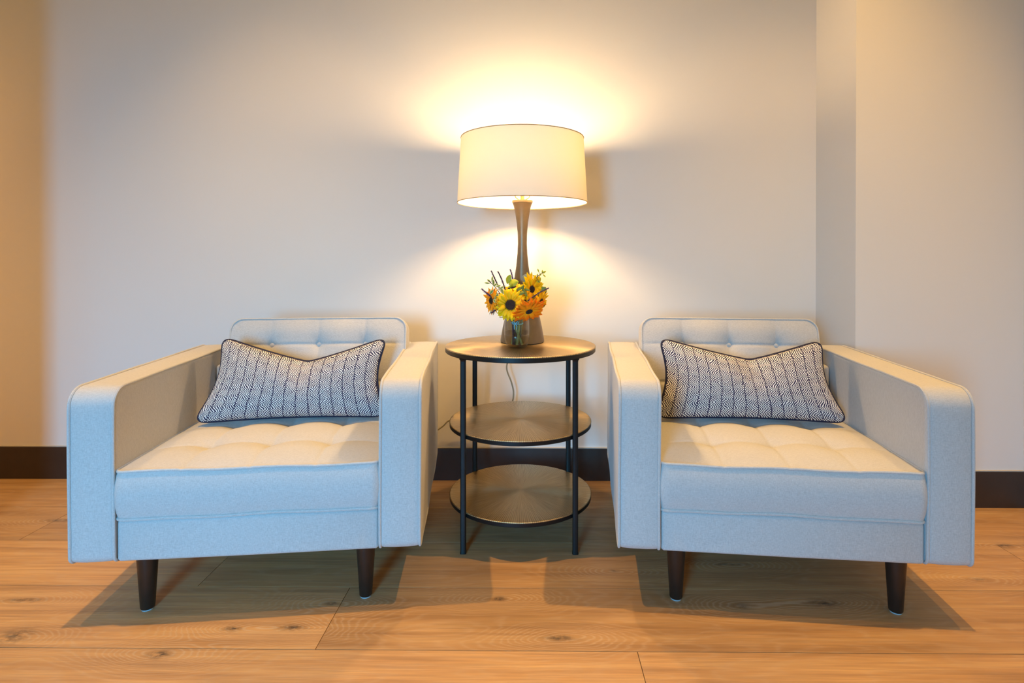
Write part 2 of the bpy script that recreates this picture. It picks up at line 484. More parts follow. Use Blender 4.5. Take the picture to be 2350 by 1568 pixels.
BBH = 0.1455
def baseboard(name, pts):
    """dark board along a floor polyline (face line) with a thin caulk bead on top"""
    mb = MB(); cb = MB()
    for (x0, y0), (x1, y1) in zip(pts[:-1], pts[1:]):
        d = Vector((x1 - x0, y1 - y0)).normalized(); n = Vector((d.y, -d.x)) * 0.014
        for m_, z0, z1, k in ((mb, 0, BBH, 1.0), (cb, BBH, BBH + 0.003, 0.55)):
            q = [(x0, y0), (x1, y1), (x1 + n.x * k, y1 + n.y * k), (x0 + n.x * k, y0 + n.y * k)]
            m_.rings([[(a, b, z0) for a, b in q], [(a, b, z1) for a, b in q]])
    o = struct(name, mb, M['baseboard'])
    c = cb.build('caulk_bead', M['caulk'], o, smooth=False)
baseboard('baseboard_back', [(-3.6, BACK), (RX1 - 0.002, BACK)])
baseboard('baseboard_right', [(RX1 - 0.0015, BACK - 0.016), (RX0 - 0.0015, RW - 0.014)])
baseboard('baseboard_front', [(RX0 - 0.0, RW), (1.991, RW)])

# ------------------------------------------------------------------ armchairs
W, D, T, ZB, ZA = 0.9526, 0.800, 0.1194, 0.165, 0.650

def rounded_profile(pts, radii, n=7):
    """polygon (v,z) with rounded corners -> list of points"""
    out = []
    m = len(pts)
    for i in range(m):
        p = Vector(pts[i]); a = Vector(pts[i - 1]) - p; b = Vector(pts[(i + 1) % m]) - p
        a.normalize(); b.normalize(); r = radii[i]
        ang = a.angle(b); dist = r / math.tan(ang / 2)
        t0 = p + a * dist; c = p + (a + b).normalized() * (r / sin(ang / 2))
        v0 = t0 - c; v1 = p + b * dist - c
        th0 = atan2(v0.y, v0.x); th1 = atan2(v1.y, v1.x)
        dth = (th1 - th0 + pi) % (2 * pi) - pi
        for k in range(n + 1):
            th = th0 + dth * k / n
            out.append(Vector((c.x + r * cos(th), c.y + r * sin(th))))
    return out

def offset(prof, d):
    m = len(prof); out = []
    area = sum(prof[i].x * prof[(i + 1) % m].y - prof[(i + 1) % m].x * prof[i].y for i in range(m))
    sg = 1 if area > 0 else -1
    for i in range(m):
        e = prof[(i + 1) % m] - prof[i - 1]
        n = Vector((e.y, -e.x)).normalized() * sg
        out.append(prof[i] + n * d)
    return out

def subdivide(prof, step=0.03):
    out = []
    m = len(prof)
    for i in range(m):
        a, b = prof[i], prof[(i + 1) % m]; k = max(1, int((b - a).length / step))
        out += [a + (b - a) * (j / k) for j in range(k)]
    return out

def arm(parent, u0, rnd):
    prof = rounded_profile([(0, ZB), (D, ZB + 0.004), (D - 0.005, ZA + 0.004), (0, ZA - 0.002)], [0.022, 0.02, 0.03, 0.050])
    prof = subdivide(prof)
    def ring(u, off):
        return [(u, p.x, p.y) for p in offset(prof, off)]
    mb = MB()
    mb.rings([ring(u0 + 0.0003, -0.0175), ring(u0 - 0.0002, -0.012), ring(u0 + 0.0015, -0.006), ring(u0 + 0.005, -0.0015), ring(u0 + 0.012, 0.0005), ring(u0 + 0.04, 0.002),
              ring(u0 + T - 0.04, 0.002), ring(u0 + T - 0.012, 0.0005), ring(u0 + T - 0.005, -0.0015), ring(u0 + T - 0.0015, -0.006), ring(u0 + T + 0.0002, -0.012), ring(u0 + T - 0.0003, -0.0175)])
    a = mb.build('arm', M['fabric'], parent, sharp=50)
    for du in (0.003, T - 0.003):
        pm = MB()
        path = []
        for i, p in enumerate(offset(prof, -0.001)):
            w = 0.0012 * sin(p.x * 17 + p.y * 9 + rnd)
            path.append((u0 + du + w, p.x, p.y))
        pm.tube(path, 0.0044, 8, closed=True)
        pm.build('piping', M['fabric'], a)
    return a

def round_plan(x, y, a, b, r):
    dx, dy = abs(x) - (a - r), abs(y) - (b - r)
    if dx > 0 and dy > 0:
        m = max(dx, dy); l = hypot(dx, dy); k = m / l
        dx *= k; dy *= k
        return math.copysign(a - r + dx, x), math.copysign(b - r + dy, y)
    return x, y

def cushion(a, b, h, crown, cols, rows, depth, seam, bulge, r=0.02, nu=132, nv=110, seed=0.0, bcrown=0.0, wob=0.0):
    """padded box: face in +z with a grid of tufts at cols x rows, seams through them. returns verts, faces, edge loop paths"""
    def top(x, y):
        s, t = x / a, y / b
        e = (1 - abs(s) ** 5) * (1 - abs(t) ** 5)
        z = h + crown * e * (1 - 0.25 * (s * s + t * t))
        near = 1e9
        for cx in cols:
            q = abs(x - cx)
            z -= seam * 0.75 * exp(-(q / 0.0065) ** 2) * (0.35 + 0.65 * e) + seam * 0.9 * exp(-(q / 0.040) ** 2) * e
        for cy in rows:
            q = abs(y - cy)
            z -= seam * 0.75 * exp(-(q / 0.0065) ** 2) * (0.2 + 0.8 * e) + seam * 1.0 * exp(-(q / 0.040) ** 2) * e
        for cx in cols:
            for cy in rows:
                q = hypot(x - cx, y - cy)
                z -= depth * exp(-q / 0.035) * min(1, e * 2)
        return z + wob * sin(x * 21 + seed) * (abs(t) ** 8)
    vs = []; fs = []
    def gx(i): return -a + 2 * a * i / nu
    def gy(j): return -b + 2 * b * j / nv
    for j in range(nv + 1):
        for i in range(nu + 1):
            x, y = gx(i), gy(j); z = top(x, y); x, y = round_plan(x, y, a, b, r)
            vs.append((x, y, z))
    idx = lambda i, j: j * (nu + 1) + i
    for j in range(nv):
        for i in range(nu):
            fs.append((idx(i, j), idx(i + 1, j), idx(i + 1, j + 1), idx(i, j + 1)))
    loop = [(i, 0) for i in range(nu)] + [(nu, j) for j in range(nv)] + [(i, nv) for i in range(nu, 0, -1)] + [(0, j) for j in range(nv, 0, -1)]
    prev = [idx(*q) for q in loop]; m = len(loop)
    top_loop = [Vector(vs[k]) for k in prev]
    ns = 8
    nrm = []
    for k in range(m):
        e = top_loop[(k + 1) % m] - top_loop[k - 1]; nrm.append(Vector((e.y, -e.x, 0)).normalized())
    bot_loop = None
    for s in range(1, ns + 1):
        f = s / ns; cur = []
        for k in range(m):
            p = top_loop[k]; zb = bcrown * (sin(p.x * 9 + seed) * 0.5 + 0.3 * sin(p.x * 23 + seed)) if bcrown else 0.0
            z = p.z * (1 - f) + zb * f
            q = p + nrm[k] * bulge * sin(pi * f) ** 0.8
            vs.append((q.x, q.y, z)); cur.append(len(vs) - 1)
        for k in range(m):
            k2 = (k + 1) % m
            fs.append((prev[k], cur[k], cur[k2], prev[k2]))
        prev = cur
    bot_loop = [Vector(vs[k]) for k in prev]
    fs.append(tuple(reversed(prev)))
    return vs, fs, top_loop, bot_loop, top

def make_chair(loc, rz, label, seed, shift):
    c = empty('armchair', loc, rz)
    tag(c, label, 'armchair', 'matching pair of linen armchairs')
    # lower body between the arms
    prof = rounded_profile([(0.004, ZB), (D - 0.02, ZB), (D - 0.02, 0.285), (0.004, 0.285)], [0.010, 0.01, 0.01, 0.016])
    mb = MB()
    prof = subdivide(prof, 0.05)
    mb.rings([[(u, p.x, p.y) for p in offset(prof, o)] for u, o in ((T + 0.002, -0.010), (T + 0.004, -0.004), (T + 0.010, 0), (W / 2, 0.001), (W - T - 0.010, 0), (W - T - 0.004, -0.004), (W - T - 0.002, -0.010))])
    mb.build('seat_base', M['fabric'], c, sharp=50)
    arm(c, 0.0, seed); arm(c, W - T, seed + 2)
    # back frame behind the back cushion
    mb = MB(); mb.box(T + 0.003, W - T - 0.003, 0.605, D - 0.015, 0.27, 0.60)
    mb.build('back_frame', M['fabric'], c, bevel=0.012)
    # seat cushion
    a = (W - 2 * T) / 2 - 0.0008; b = 0.315
    vs, fs, tl, bl, top = cushion(a, b, 0.131, 0.030, (-0.18, 0, 0.18), (-0.145, 0.055), 0.016, 0.0055, 0.010, 0.022, seed=seed, bcrown=0.004, wob=0.0015)
    mb = MB(); mb.add(vs, fs)
    sc = mb.build('seat_cushion', M['fabric'], c, sharp=60, loc=(W / 2, b - 0.002, 0.288))
    for lp in (tl, bl):
        pm = MB(); pm.tube([p + Vector((0, 0, -0.001)) for p in lp], 0.0046, 8, closed=True)
        pm.build('piping', M['fabric'], sc)
    # back cushion, leaning back: local z is its front face
    a2 = 0.330; hgt = 0.342; b2 = hgt / 2
    vs, fs, tl, bl, top2 = cushion(a2, b2, 0.115, 0.026, (-0.175, 0, 0.175), (0.070, -0.075), 0.022, 0.0045, 0.006, 0.045, seed=seed + 1)
    tilt = R(14)
    # local x -> u, local y -> up (leaning back), local z -> towards the sitter
    up = Vector((0, sin(tilt), cos(tilt))); nz = Vector((0, -cos(tilt), sin(tilt)))
    org = Vector((W / 2 + shift, 0.640, 0.415)) + up * b2
    def tb(p): return org + Vector((p[0], 0, 0)) + up * p[1] + nz * p[2]
    mb = MB(); mb.add([tb(p) for p in vs], fs)
    bc = mb.build('back_cushion', M['fabric'], c, sharp=60)
    pm = MB(); pm.tube([tb(p) for p in tl], 0.0036, 8, closed=True); pm.build('piping', M['fabric'], bc)
    for cy in (0.070, -0.075):
        for cx in (-0.175, 0, 0.175):
            bm_ = MB(); zz = top2(cx, cy)
            Mx = Matrix(((1, 0, 0), (0, up.y, nz.y), (0, up.z, nz.z)))
            bm_.lathe([(0.0005, -0.006), (0.009, -0.006), (0.0125, 0.001), (0.0115, 0.006), (0.007, 0.0095), (0.0008, 0.0108)], tb((cx, cy, zz)), 20, M=Mx)
            bm_.build('button', M['fabric'], bc)
    # legs
    for u in (0.172, W - 0.168):
        for v in (0.060, D - 0.075):
            mb = MB(); mb.lathe([(0.0168, 0.004), (0.0185, 0.0065), (0.0285, ZB + 0.006)], (0, 0, 0), 32)
            l = mb.build('leg', M['leg'], c, loc=(u, v, 0))
            g = MB(); g.lathe([(0.0155, 0.0), (0.0158, 0.004)], (0, 0, 0), 24)
            tag(g.build('glide', M['glide'], l), 'pale blue felt glide')
    return c

LCH = ((-1.2722, 1.5104, 0), 0.110)
RCH = ((0.2468, 1.6093, 0), -0.0947)
make_chair(*LCH, 'linen armchair left of the side table, its front in bluish light, pillow inside', 0.3, 0.034)
make_chair(*RCH, 'linen armchair right of the side table, beside the projecting wall corner', 2.1, -0.022)

# ------------------------------------------------------------------ lumbar pillows
def make_pillow(chair, BL, BR, TL, TR, sd, drop, lean, label, mirror):
    (ox, oy, _), ang = chair
    ca, sa = cos(ang), sin(ang)
    base = Vector(((BL[0] + BR[0]) / 2, (BL[1] + BR[1]) / 2, min(BL[2], BR[2])))
    wl = Vector((ox + base.x * ca - base.y * sa, oy + base.x * sa + base.y * ca, base.z))
    root = empty('lumbar_pillow', wl, ang)
    tag(root, label, 'pillow', 'patterned lumbar pillows')
    BL, BR, TL, TR = [Vector(p) - base for p in (BL, BR, TL, TR)]
    nrm = ((BR - BL).cross(TL - BL)).normalized()       # towards the sitter (-v, +z)
    if nrm.y > 0: nrm = -nrm
    wid = (BR - BL).length; hei = (TL - BL).length
    def edge(s, t):
        x_, y_ = round_plan((s - .5) * wid, (t - .5) * hei, wid / 2, hei / 2, 0.034)
        s, t = x_ / wid + .5, y_ / hei + .5
        p = BL * (1 - s) * (1 - t) + BR * s * (1 - t) + TL * (1 - s) * t + TR * s * t
        # sides pull in, bottom sags, top is chopped to a V
        pin = 0.030 * sin(pi * t) ** 1.2
        p = p + (BR - BL).normalized() * (pin * ((1 - s) ** 3 - s ** 3))
        q = abs(s - sd) / (sd if s < sd else 1 - sd)
        d = drop * (0.5 * (1 - q) + 0.5 * (1 - q ** 1.35))
        p = p + (BL - TL).normalized() * d * t ** 1.6
        p = p + Vector((0, 0, 0.010 * sin(pi * s) * (1 - t) ** 3))
        return p
    def puff(s, t):
        e = max(0, 4 * s * (1 - s)) ** 0.42 * max(0, 4 * t * (1 - t)) ** 0.45
        q = exp(-((s - sd) / 0.11) ** 2)
        return e * (1 - 0.55 * q * t ** 1.8) + 0.012 * e * sin(9 * s + 5 * t)
    nu, nv = 96, 48
    n = (nu + 1) * (nv + 1)
    vs = []; fs = []; uv = []
    for side, th in ((1, 0.070), (-1, 0.060)):
        for j in range(nv + 1):
            for i in range(nu + 1):
                # denser towards the edges
                s = 0.5 - 0.5 * cos(pi * i / nu); t = 0.5 - 0.5 * cos(pi * j / nv)
                vs.append(edge(s, t) + nrm * side * th * puff(s, t)); uv.append((s * 15.0, t * 15.0 * hei / wid * 1.05))
    idx = lambda k, i, j: k * n + j * (nu + 1) + i
    for k in (0, 1):
        for j in range(nv):
            for i in range(nu):
                q = (idx(k, i, j), idx(k, i + 1, j), idx(k, i + 1, j + 1), idx(k, i, j + 1))
                fs.append(q if k == 0 else q[::-1])
    me = bpy.data.meshes.new('pillow_cover'); me.from_pydata(vs, [], fs)
    ul = me.uv_layers.new(name='UVMap')
    for lp in me.loops: ul.data[lp.index].uv = uv[lp.vertex_index]
    me.materials.append(M['print'])
    me.polygons.foreach_set('use_smooth', [True] * len(me.polygons))
    o = bpy.data.objects.new('pillow_cover', me); COL.objects.link(o); o.parent = root
    path = []
    N = 60
    for k in range(N): path.append(edge(k / N, 0))
    for k in range(N): path.append(edge(1, k / N))
    for k in range(N): path.append(edge(1 - k / N, 1))
    for k in range(N): path.append(edge(0, 1 - k / N))
    # round the corners a little
    for _ in range(3):
        path = [(path[i - 1] + path[i] * 2 + path[(i + 1) % len(path)]) / 4 for i in range(len(path))]
    pm = MB(); pm.tube(path, 0.0052, 8, closed=True)
    tag(pm.build('piping', M['navy'], root), 'dark navy piping')
    return root

make_pillow(LCH, (0.150, 0.380, 0.443), (0.790, 0.392, 0.444), (0.216, 0.452, 0.726), (0.786, 0.452, 0.717), 0.56, 0.090, 0,
            'navy and white chevron pillow in the armchair left of the table', False)
make_pillow(RCH, (0.155, 0.392, 0.443), (0.796, 0.380, 0.447), (0.176, 0.452, 0.717), (0.736, 0.452, 0.717), 0.565, 0.074, 0,
            'navy and white chevron pillow in the armchair right of the table', True)

# ------------------------------------------------------------------ side table
TX, TY = -0.047, 2.094
TOPZ = 0.6852
def make_table():
    t = empty('side_table', (TX, TY, 0))
    tag(t, 'round three-tier side table with black frame and brass shelves between the armchairs', 'table')
    for nm, z, r, rim in (('tabletop', TOPZ, 0.2806, 0.020), ('shelf', 0.407, 0.2647, 0.018), ('shelf', 0.1385, 0.2647, 0.018)):
        mb = MB()
        rr = [0.0008, 0.03, 0.08, 0.15, 0.22, r - 0.004, r - 0.0012]
        mb.lathe([(rr[0], -0.0060), (r - 0.006, -0.0060), (r - 0.0005, -0.0042), (r, -0.0030), (r - 0.0002, -0.0010)] + [(q, 0.0 if q < r - 0.002 else -0.0001) for q in reversed(rr)], (0, 0, 0), 128)
        d = mb.build(nm, M['brass'], t, loc=(0, 0, z), sharp=60)
        mb = MB()
        prof = [(r - 0.018, -rim), (r - 0.003, -rim), (r - 0.0008, -rim + 0.002), (r - 0.0008, -0.0042), (r - 0.018, -0.0058), (r - 0.018, -rim)]
        mb.lathe(prof, (0, 0, 0), 128, cap0=False, cap1=False)
        mb.build('rim', M['steel'], d, sharp=35)
    lr = 0.2708
    for ax in (-1, 1):
        for ay in (-1, 1):
            mb = MB()
            x, y = ax * lr / sqrt(2), ay * lr / sqrt(2)
            sq = [Vector(q) for q in ((-1, -1), (1, -1), (1, 1), (-1, 1))]
            rgs = []
            for h, zz in ((0.0105, 0.0), (0.0105, 0.004), (0.0094, 0.010), (0.0094, TOPZ - 0.030), (0.0100, TOPZ - 0.024), (0.0135, TOPZ - 0.0195)):
                rgs.append([(p.x, p.y, zz) for p in rounded_profile([q * h for q in sq], [h * 0.45] * 4, 4)])
            mb.rings(rgs)
            mb.build('leg', M['steel'], t, loc=(x, y, 0), sharp=50)
    return t
make_table()

# ------------------------------------------------------------------ table lamp
LX, LY = -0.041, 2.160
def make_lamp():
    l = empty('table_lamp', (LX, LY, TOPZ))
    tag(l, 'lit table lamp with bronze waisted base and wide drum shade on the round table', 'lamp')
    def z(v): return v - TOPZ
    mb = MB()
    prof = [(0.060, 0.0), (0.084, 0.0), (0.0885, 0.004), (0.0885, 0.012), (0.0800, 0.060), (0.0710, 0.100), (0.0565, 0.160), (0.0430, 0.210), (0.0325, 0.262), (0.0250, 0.310),
            (0.0200, 0.360), (0.0183, 0.400), (0.0190, 0.440), (0.0225, 0.480), (0.0285, 0.520), (0.0350, 0.550), (0.0395, 0.5625)]
    mb.lathe([(r_ * .955, z_ * .955) for r_, z_ in prof], (0, 0, 0), 64)
    mb.build('lamp_base', M['bronze'], l, sharp=45)
    mb = MB(); mb.lathe([(0.0375, 0.5372), (0.0396, 0.5385), (0.0406, 0.5445), (0.0392, 0.5485), (0.0080, 0.5495)], (0, 0, 0), 48)
    mb.build('cap', M['bronze'], l, sharp=45)
    mb = MB(); mb.lathe([(0.008, 0.549), (0.008, 0.592), (0.017, 0.598), (0.019, 0.606), (0.018, 0.640), (0.015, 0.645)], (0, 0, 0), 28)
    mb.build('socket', M['socket'], l, sharp=45)
    mb = MB()
    bz = 0.742
    pr = [(0.014, 0.645), (0.016, 0.665), (0.026, 0.700)]
    for k in range(9):
        a = -0.6 + (pi / 2 + 0.6) * k / 8; pr.append((max(0.0006, 0.034 * cos(a)), bz + 0.034 * sin(a)))
    mb.lathe(pr, (0, 0, 0), 28)
    tag(mb.build('bulb', M['bulb'], l, sharp=None), 'glowing bulb')
    hb = MB()
    hp = []
    for k in range(33):
        a = -pi / 2 * 0.9 + (pi * 0.95 + pi / 2 * 0.9 - pi / 2 * 0.05) * k / 32
    for sgn in (-1, 1):
        path = [(sgn * 0.014, 0, 0.552), (sgn * 0.026, 0, 0.560), (sgn * 0.038, 0, 0.605), (sgn * 0.050, 0, 0.65), (sgn * 0.055, 0, 0.71), (sgn * 0.049, 0, 0.765), (sgn * 0.020, 0, 0.792), (0, 0, 0.797)]
        hb.tube(path, 0.0022, 8)
    hb.build('harp', M['socket'], l)
    # drum shade
    zb, zt = z(1.2234), z(1.471)
    rb, rt = 0.250, 0.2358
    mb = MB(); mb.lathe([(rb, zb), (rb + (rt - rb) * .5, (zb + zt) / 2), (rt, zt)], (0, 0, 0), 96, cap0=False, cap1=False)
    s = mb.build('lamp_shade', M['shade'], l, sharp=None)
    for r_, z_ in ((rb, zb), (rt, zt)):
        mb = MB()
        mb.tube([(r_ * cos(2 * pi * k / 96), r_ * sin(2 * pi * k / 96), z_) for k in range(96)], 0.0017, 6, closed=True)
        mb.build('trim', M['trim'], s)
    mb = MB()
    for k in range(3):
        a = 2 * pi * k / 3 + 0.5
        mb.tube([(0, 0, 0.797), (rt * 0.5 * cos(a), rt * 0.5 * sin(a), 0.792), (rt * cos(a), rt * sin(a), zt - 0.002)], 0.0018, 6)
    mb.build('spider', M['socket'], s)
    # cord hanging behind the table, then off to the left
    pts = [(0.0, 0.08, 0.006), (-0.02, 0.16, 0.006), (-0.045, 0.255, 0.003), (-0.05, 0.285, -0.03), (-0.062, 0.295, -0.10), (-0.075, 0.30, -0.16), (-0.055, 0.305, -0.22), (-0.045, 0.31, -0.27),
           (-0.055, 0.315, -0.32), (-0.10, 0.33, -0.37), (-0.18, 0.34, -0.40), (-0.27, 0.34, -0.388), (-0.337, 0.35, -0.406), (-0.372, 0.355, -0.437), (-0.44, 0.365, -0.480), (-0.55, 0.372, -0.50)]
    P = [Vector(p) for p in pts]; path = []
    for i in range(len(P) - 1):
        p0, p1, p2, p3 = P[max(i - 1, 0)], P[i], P[i + 1], P[min(i + 2, len(P) - 1)]
        for k in range(8):
            u = k / 8
            path.append(0.5 * ((2 * p1) + (p2 - p0) * u + (2 * p0 - 5 * p1 + 4 * p2 - p3) * u * u + (3 * p1 - p0 - 3 * p2 + p3) * u ** 3))
    mb = MB(); mb.tube(path, 0.0035, 8); mb.build('power_cord', M['cord'], l)
make_lamp()

# ------------------------------------------------------------------ vase and flowers
F_, PIT, CX, YH, YAW = 1280.22, -.0049, 1210.7, 598.85, -.0097
PYC = YH - F_ * math.tan(PIT)
def at(px, py, d):
    """point in the room seen at a photo pixel, at depth d"""
    d = d - 0.10
    x = (px - CX) / F_; y = -(py - PYC) / F_
    dd = cos(PIT) - y * sin(PIT); zz = sin(PIT) + y * cos(PIT)
    a, b = x * cos(YAW) + dd * sin(YAW), -x * sin(YAW) + dd * cos(YAW)
    k = d / b
    return Vector((a * k, d, 1 + zz * k))

VX, VY = -0.0585, 2.030
vase = empty('glass_vase', (VX, VY, TOPZ))
tag(vase, 'small clear glass tumbler vase half full of water in front of the lamp', 'vase')
mb = MB()
mb.lathe([(0.001, 0.0), (0.030, 0.0), (0.035, 0.002), (0.040, 0.012), (0.0445, 0.026), (0.0462, 0.045), (0.0460, 0.070), (0.0450, 0.100), (0.0446, 0.112), (0.0438, 0.1128), (0.0430, 0.112),
          (0.0435, 0.100), (0.0445, 0.070), (0.0447, 0.045), (0.043, 0.027), (0.0385, 0.014), (0.034, 0.007), (0.001, 0.0065)], (0, 0, 0), 56)
mb.build('vessel', M['glass'], vase, sharp=60)
mb = MB()
mb.lathe([(0.001, 0.0072), (0.033, 0.0078), (0.0376, 0.0145), (0.0423, 0.0275), (0.0438, 0.045), (0.0438, 0.058), (0.001, 0.058)], (0, 0, 0), 48)
tag(mb.build('water', M['water'], vase, sharp=40), 'still water with tea-coloured tint')

NECK = Vector((VX, VY, TOPZ + 0.112))
def basis(n, roll=0.0):
    n = Vector(n).normalized()
    x = Vector((0, 0, 1)).cross(n)
    if x.length < 1e-4: x = Vector((1, 0, 0))
    x.normalize(); y = n.cross(x)
    x2 = x * cos(roll) + y * sin(roll); y2 = n.cross(x2)
    return x2, y2, n

def blade(mb, uvs, org, dirv, nrm, L, wd, curl=0.2, pts=6, tip=0.9, base=0.35, cup=0.15, notch=0.0):
    """a leaf or petal: tapered strip of two halves with fold, bend and pointed tip"""
    dirv = Vector(dirv).normalized(); nrm = Vector(nrm); nrm = (nrm - dirv * nrm.dot(dirv)).normalized(); side = dirv.cross(nrm)
    vs = []; fs = []
    for k in range(pts + 1):
        t = k / pts
        if t < tip * 0.6: w = base + (1 - base) * sin(pi / 2 * t / (tip * 0.6))
        else: w = max(0.02, cos(pi / 2 * (t - tip * 0.6) / (1 - tip * 0.6)) ** 0.8)
        c = org + dirv * (L * t) + nrm * (curl * L * t * t)
        for sgn in (-1, 0, 1):
            vs.append(c + side * (sgn * wd * 0.5 * w) + nrm * (cup * wd * w * (abs(sgn) - 0.3)))
            uvs.append((t, sgn))
    for k in range(pts):
        for j in (0, 1):
            a = k * 3 + j; fs.append((a, a + 1, a + 4, a + 3))
    mb.add(vs, fs)

def build_uv(mb, uvs, name, mat, parent, solid=0.0006):
    o = mb.build(name, mat, parent, sharp=None)
    me = o.data; ul = me.uv_layers.new(name='UVMap')
    for lp in me.loops: ul.data[lp.index].uv = uvs[lp.vertex_index]
    if solid:
        m = o.modifiers.new('thickness', 'SOLIDIFY'); m.thickness = solid; m.offset = 0
    return o

def stem_path(head, foot, n=14):
    """from the flower head through the vase mouth to the vase bottom"""
    head = Vector(head); q = NECK + Vector(((head.x - VX) * 0.28, (head.y - VY) * 0.28, 0.0))
    lim = hypot(q.x - VX, q.y - VY)
    if lim > 0.032: q = NECK + (q - NECK) * (0.032 / lim)
    foot = Vector(foot); P = []
    for k in range(n + 1):
        t = k / n
        if t < .5:
            u = t * 2
            P.append(head * (1 - u) ** 2 + (head * 0.4 + q * 0.6 + Vector((0, 0, 0.01))) * 2 * u * (1 - u) + q * u * u)
        else:
            u = t * 2 - 1; P.append(q * (1 - u) + foot * u)
    return P

foot_i = [0]
def foot():
    foot_i[0] += 1
    a = foot_i[0] * 2.4; r = 0.010 + 0.016 * ((foot_i[0] * 0.37) % 1)
    return (VX + r * cos(a), VY + r * sin(a), TOPZ + 0.011)

def sunflower(px, py, d, nrm, rad, disc, mat, label, npet=17, droop=0.12, roll=0.0, group='sunflowers in the vase', twist=0.0, skip=None):
    c = at(px, py, d)
    root = empty('sunflower', c)
    tag(root, label, 'flower', group)
    x, y, n = basis(nrm, roll)
    mb = MB(); uvs = []
    rng = random.Random(int(px * 7 + py))
    for layer, (m, k, lift) in enumerate(((npet, 1.0, 0.0), (npet - 2, 0.92, 0.0025), (npet - 6, 0.72, 0.0045))):
        for i in range(m):
            a = 2 * pi * (i + 0.5 * layer) / m + rng.uniform(-.10, .10) + twist
            if skip and skip(a): continue
            rd = x * cos(a) + y * sin(a)
            bend = rng.uniform(-0.10, 0.22) + droop
            dv = rd + n * rng.uniform(-0.05, 0.22) * (1 if layer else 0.6)
            blade(mb, uvs, rd * disc * 0.82 + n * (0.002 + lift), dv, n, (rad - disc * 0.8) * k * rng.uniform(0.80, 1.13), rad * rng.uniform(0.21, 0.29), curl=-bend, pts=6, tip=0.85, base=0.45, cup=rng.uniform(-0.05, 0.16))
    build_uv(mb, uvs, 'petals', mat, root)
    # domed seed disc with rows of little bumps
    mb = MB(); Mx = Matrix((x, y, n)).transposed()
    mb.lathe([(disc * 0.2, -0.010), (disc * 0.8, -0.006), (disc, 0.0), (disc * 1.0, 0.004), (disc * 0.8, 0.0075), (disc * 0.45, 0.006), (0.0005, 0.0045)], (0, 0, 0), 32, M=Mx)
    for i in range(90):
        rr = disc * sqrt((i + 0.5) / 90) * 0.98; a = i * 2.39996
        p = x * rr * cos(a) + y * rr * sin(a) + n * (0.0055 + 0.002 * sin(rr / disc * 3))
        s = 0.0013 + 0.0006 * (rr / disc)
        q = [p + x * s, p + y * s, p - x * s, p - y * s, p + n * s * 2.2]
        mb.add(q, [(0, 1, 4), (1, 2, 4), (2, 3, 4), (3, 0, 4)])
    mb.build('seed_disc', M['seed'], root, sharp=50)
    mb = MB(); uvs = []
    for i in range(11):
        a = 2 * pi * i / 11; rd = x * cos(a) + y * sin(a)
        blade(mb, uvs, rd * disc * 0.5 - n * 0.006, rd - n * 0.25, n, rad * 0.55, rad * 0.20, curl=0.1, pts=4)
    build_uv(mb, uvs, 'sepals', M['leaf'], root)
    mb = MB()
    sp = stem_path(c - n * 0.012, foot())
    mb.tube([p - c for p in sp], 0.0042, 8); mb.build('stem', M['stem'], root)
    return root

sunflower(1172, 700, 2.075, (-0.12, -1, 0.10), 0.057, 0.0215, M['yellow'], 'large yellow sunflower with dark centre facing the camera at the front of the vase', npet=25, droop=0.0)
sunflower(1218, 664, 2.125, (0.62, -0.66, 0.05), 0.060, 0.0135, M['yellow'], 'yellow sunflower facing right at the top right of the bouquet, before the lamp base', npet=24, droop=-0.12)
sunflower(1238, 691, 2.125, (0.78, -0.50, -0.30), 0.046, 0.0115, M['yellow'], 'small yellow sunflower turned away at the right edge of the bouquet', npet=15, droop=-0.05)
sunflower(1176, 664, 2.125, (-0.25, -0.30, 0.95), 0.042, 0.016, M['yellow'], 'yellow sunflower seen edge on above the large front bloom', npet=18, droop=0.05)
sunflower(1131, 690, 2.105, (-0.80, -0.58, -0.02), 0.050, 0.0125, M['amber'], 'amber sunflower turned left, at the left edge of the bouquet', npet=21, droop=0.0)
sunflower(1213, 712, 2.066, (0.30, -0.60, -0.66), 0.062, 0.0125, M['orange'], 'deep orange sunflower drooping over the vase rim, lower right', npet=24, droop=0.05, roll=0.2)

def salvia(base, tip, d0, d1, mat, label, n=16, bend=(0, 0)):
    b, t = at(*base, d0), at(*tip, d1)
    root = empty('salvia_sprig', b)
    tag(root, label, 'flower', 'purple salvia sprigs')
    mid = (b + t) / 2 + Vector((bend[0], 0, bend[1]))
    path = [b * (1 - u) ** 2 + mid * 2 * u * (1 - u) + t * u * u for u in [k / 18 for k in range(19)]]
    mb = MB(); sp = stem_path(b, foot())
    mb.tube([p - b for p in reversed(path)] + [p - b for p in sp[1:]], 0.0022, 6)
    mb.build('stem', M['dstem'], root)
    mb = MB(); uvs = []
    rng = random.Random(int(tip[0]))
    for k in range(n):
        u = 0.12 + 0.88 * k / (n - 1); p = b * (1 - u) ** 2 + mid * 2 * u * (1 - u) + t * u * u - b
        ax = (t - b).normalized()
        for j in range(3):
            a = k * 1.1 + j * 2.1; o_ = ax.orthogonal().normalized(); s_ = ax.cross(o_)
            rd = o_ * cos(a) + s_ * sin(a)
            blade(mb, uvs, p, ax * 1.1 + rd, rd, 0.0070 * rng.uniform(0.5, 1.3) * (1.1 - 0.5 * u), 0.0034, curl=0.2, pts=3)
    build_uv(mb, uvs, 'buds', mat, root, 0.0008)
    return root
salvia((1149, 668), (1128, 623), 2.12, 2.12, M['salvia'], 'dark purple salvia spike leaning left, leftmost of the three upright ones', bend=(-.003, .004))
salvia((1160, 668), (1143, 624), 2.11, 2.11, M['salvia'], 'dark purple salvia spike in the middle of the three upright ones', bend=(.004, .002))
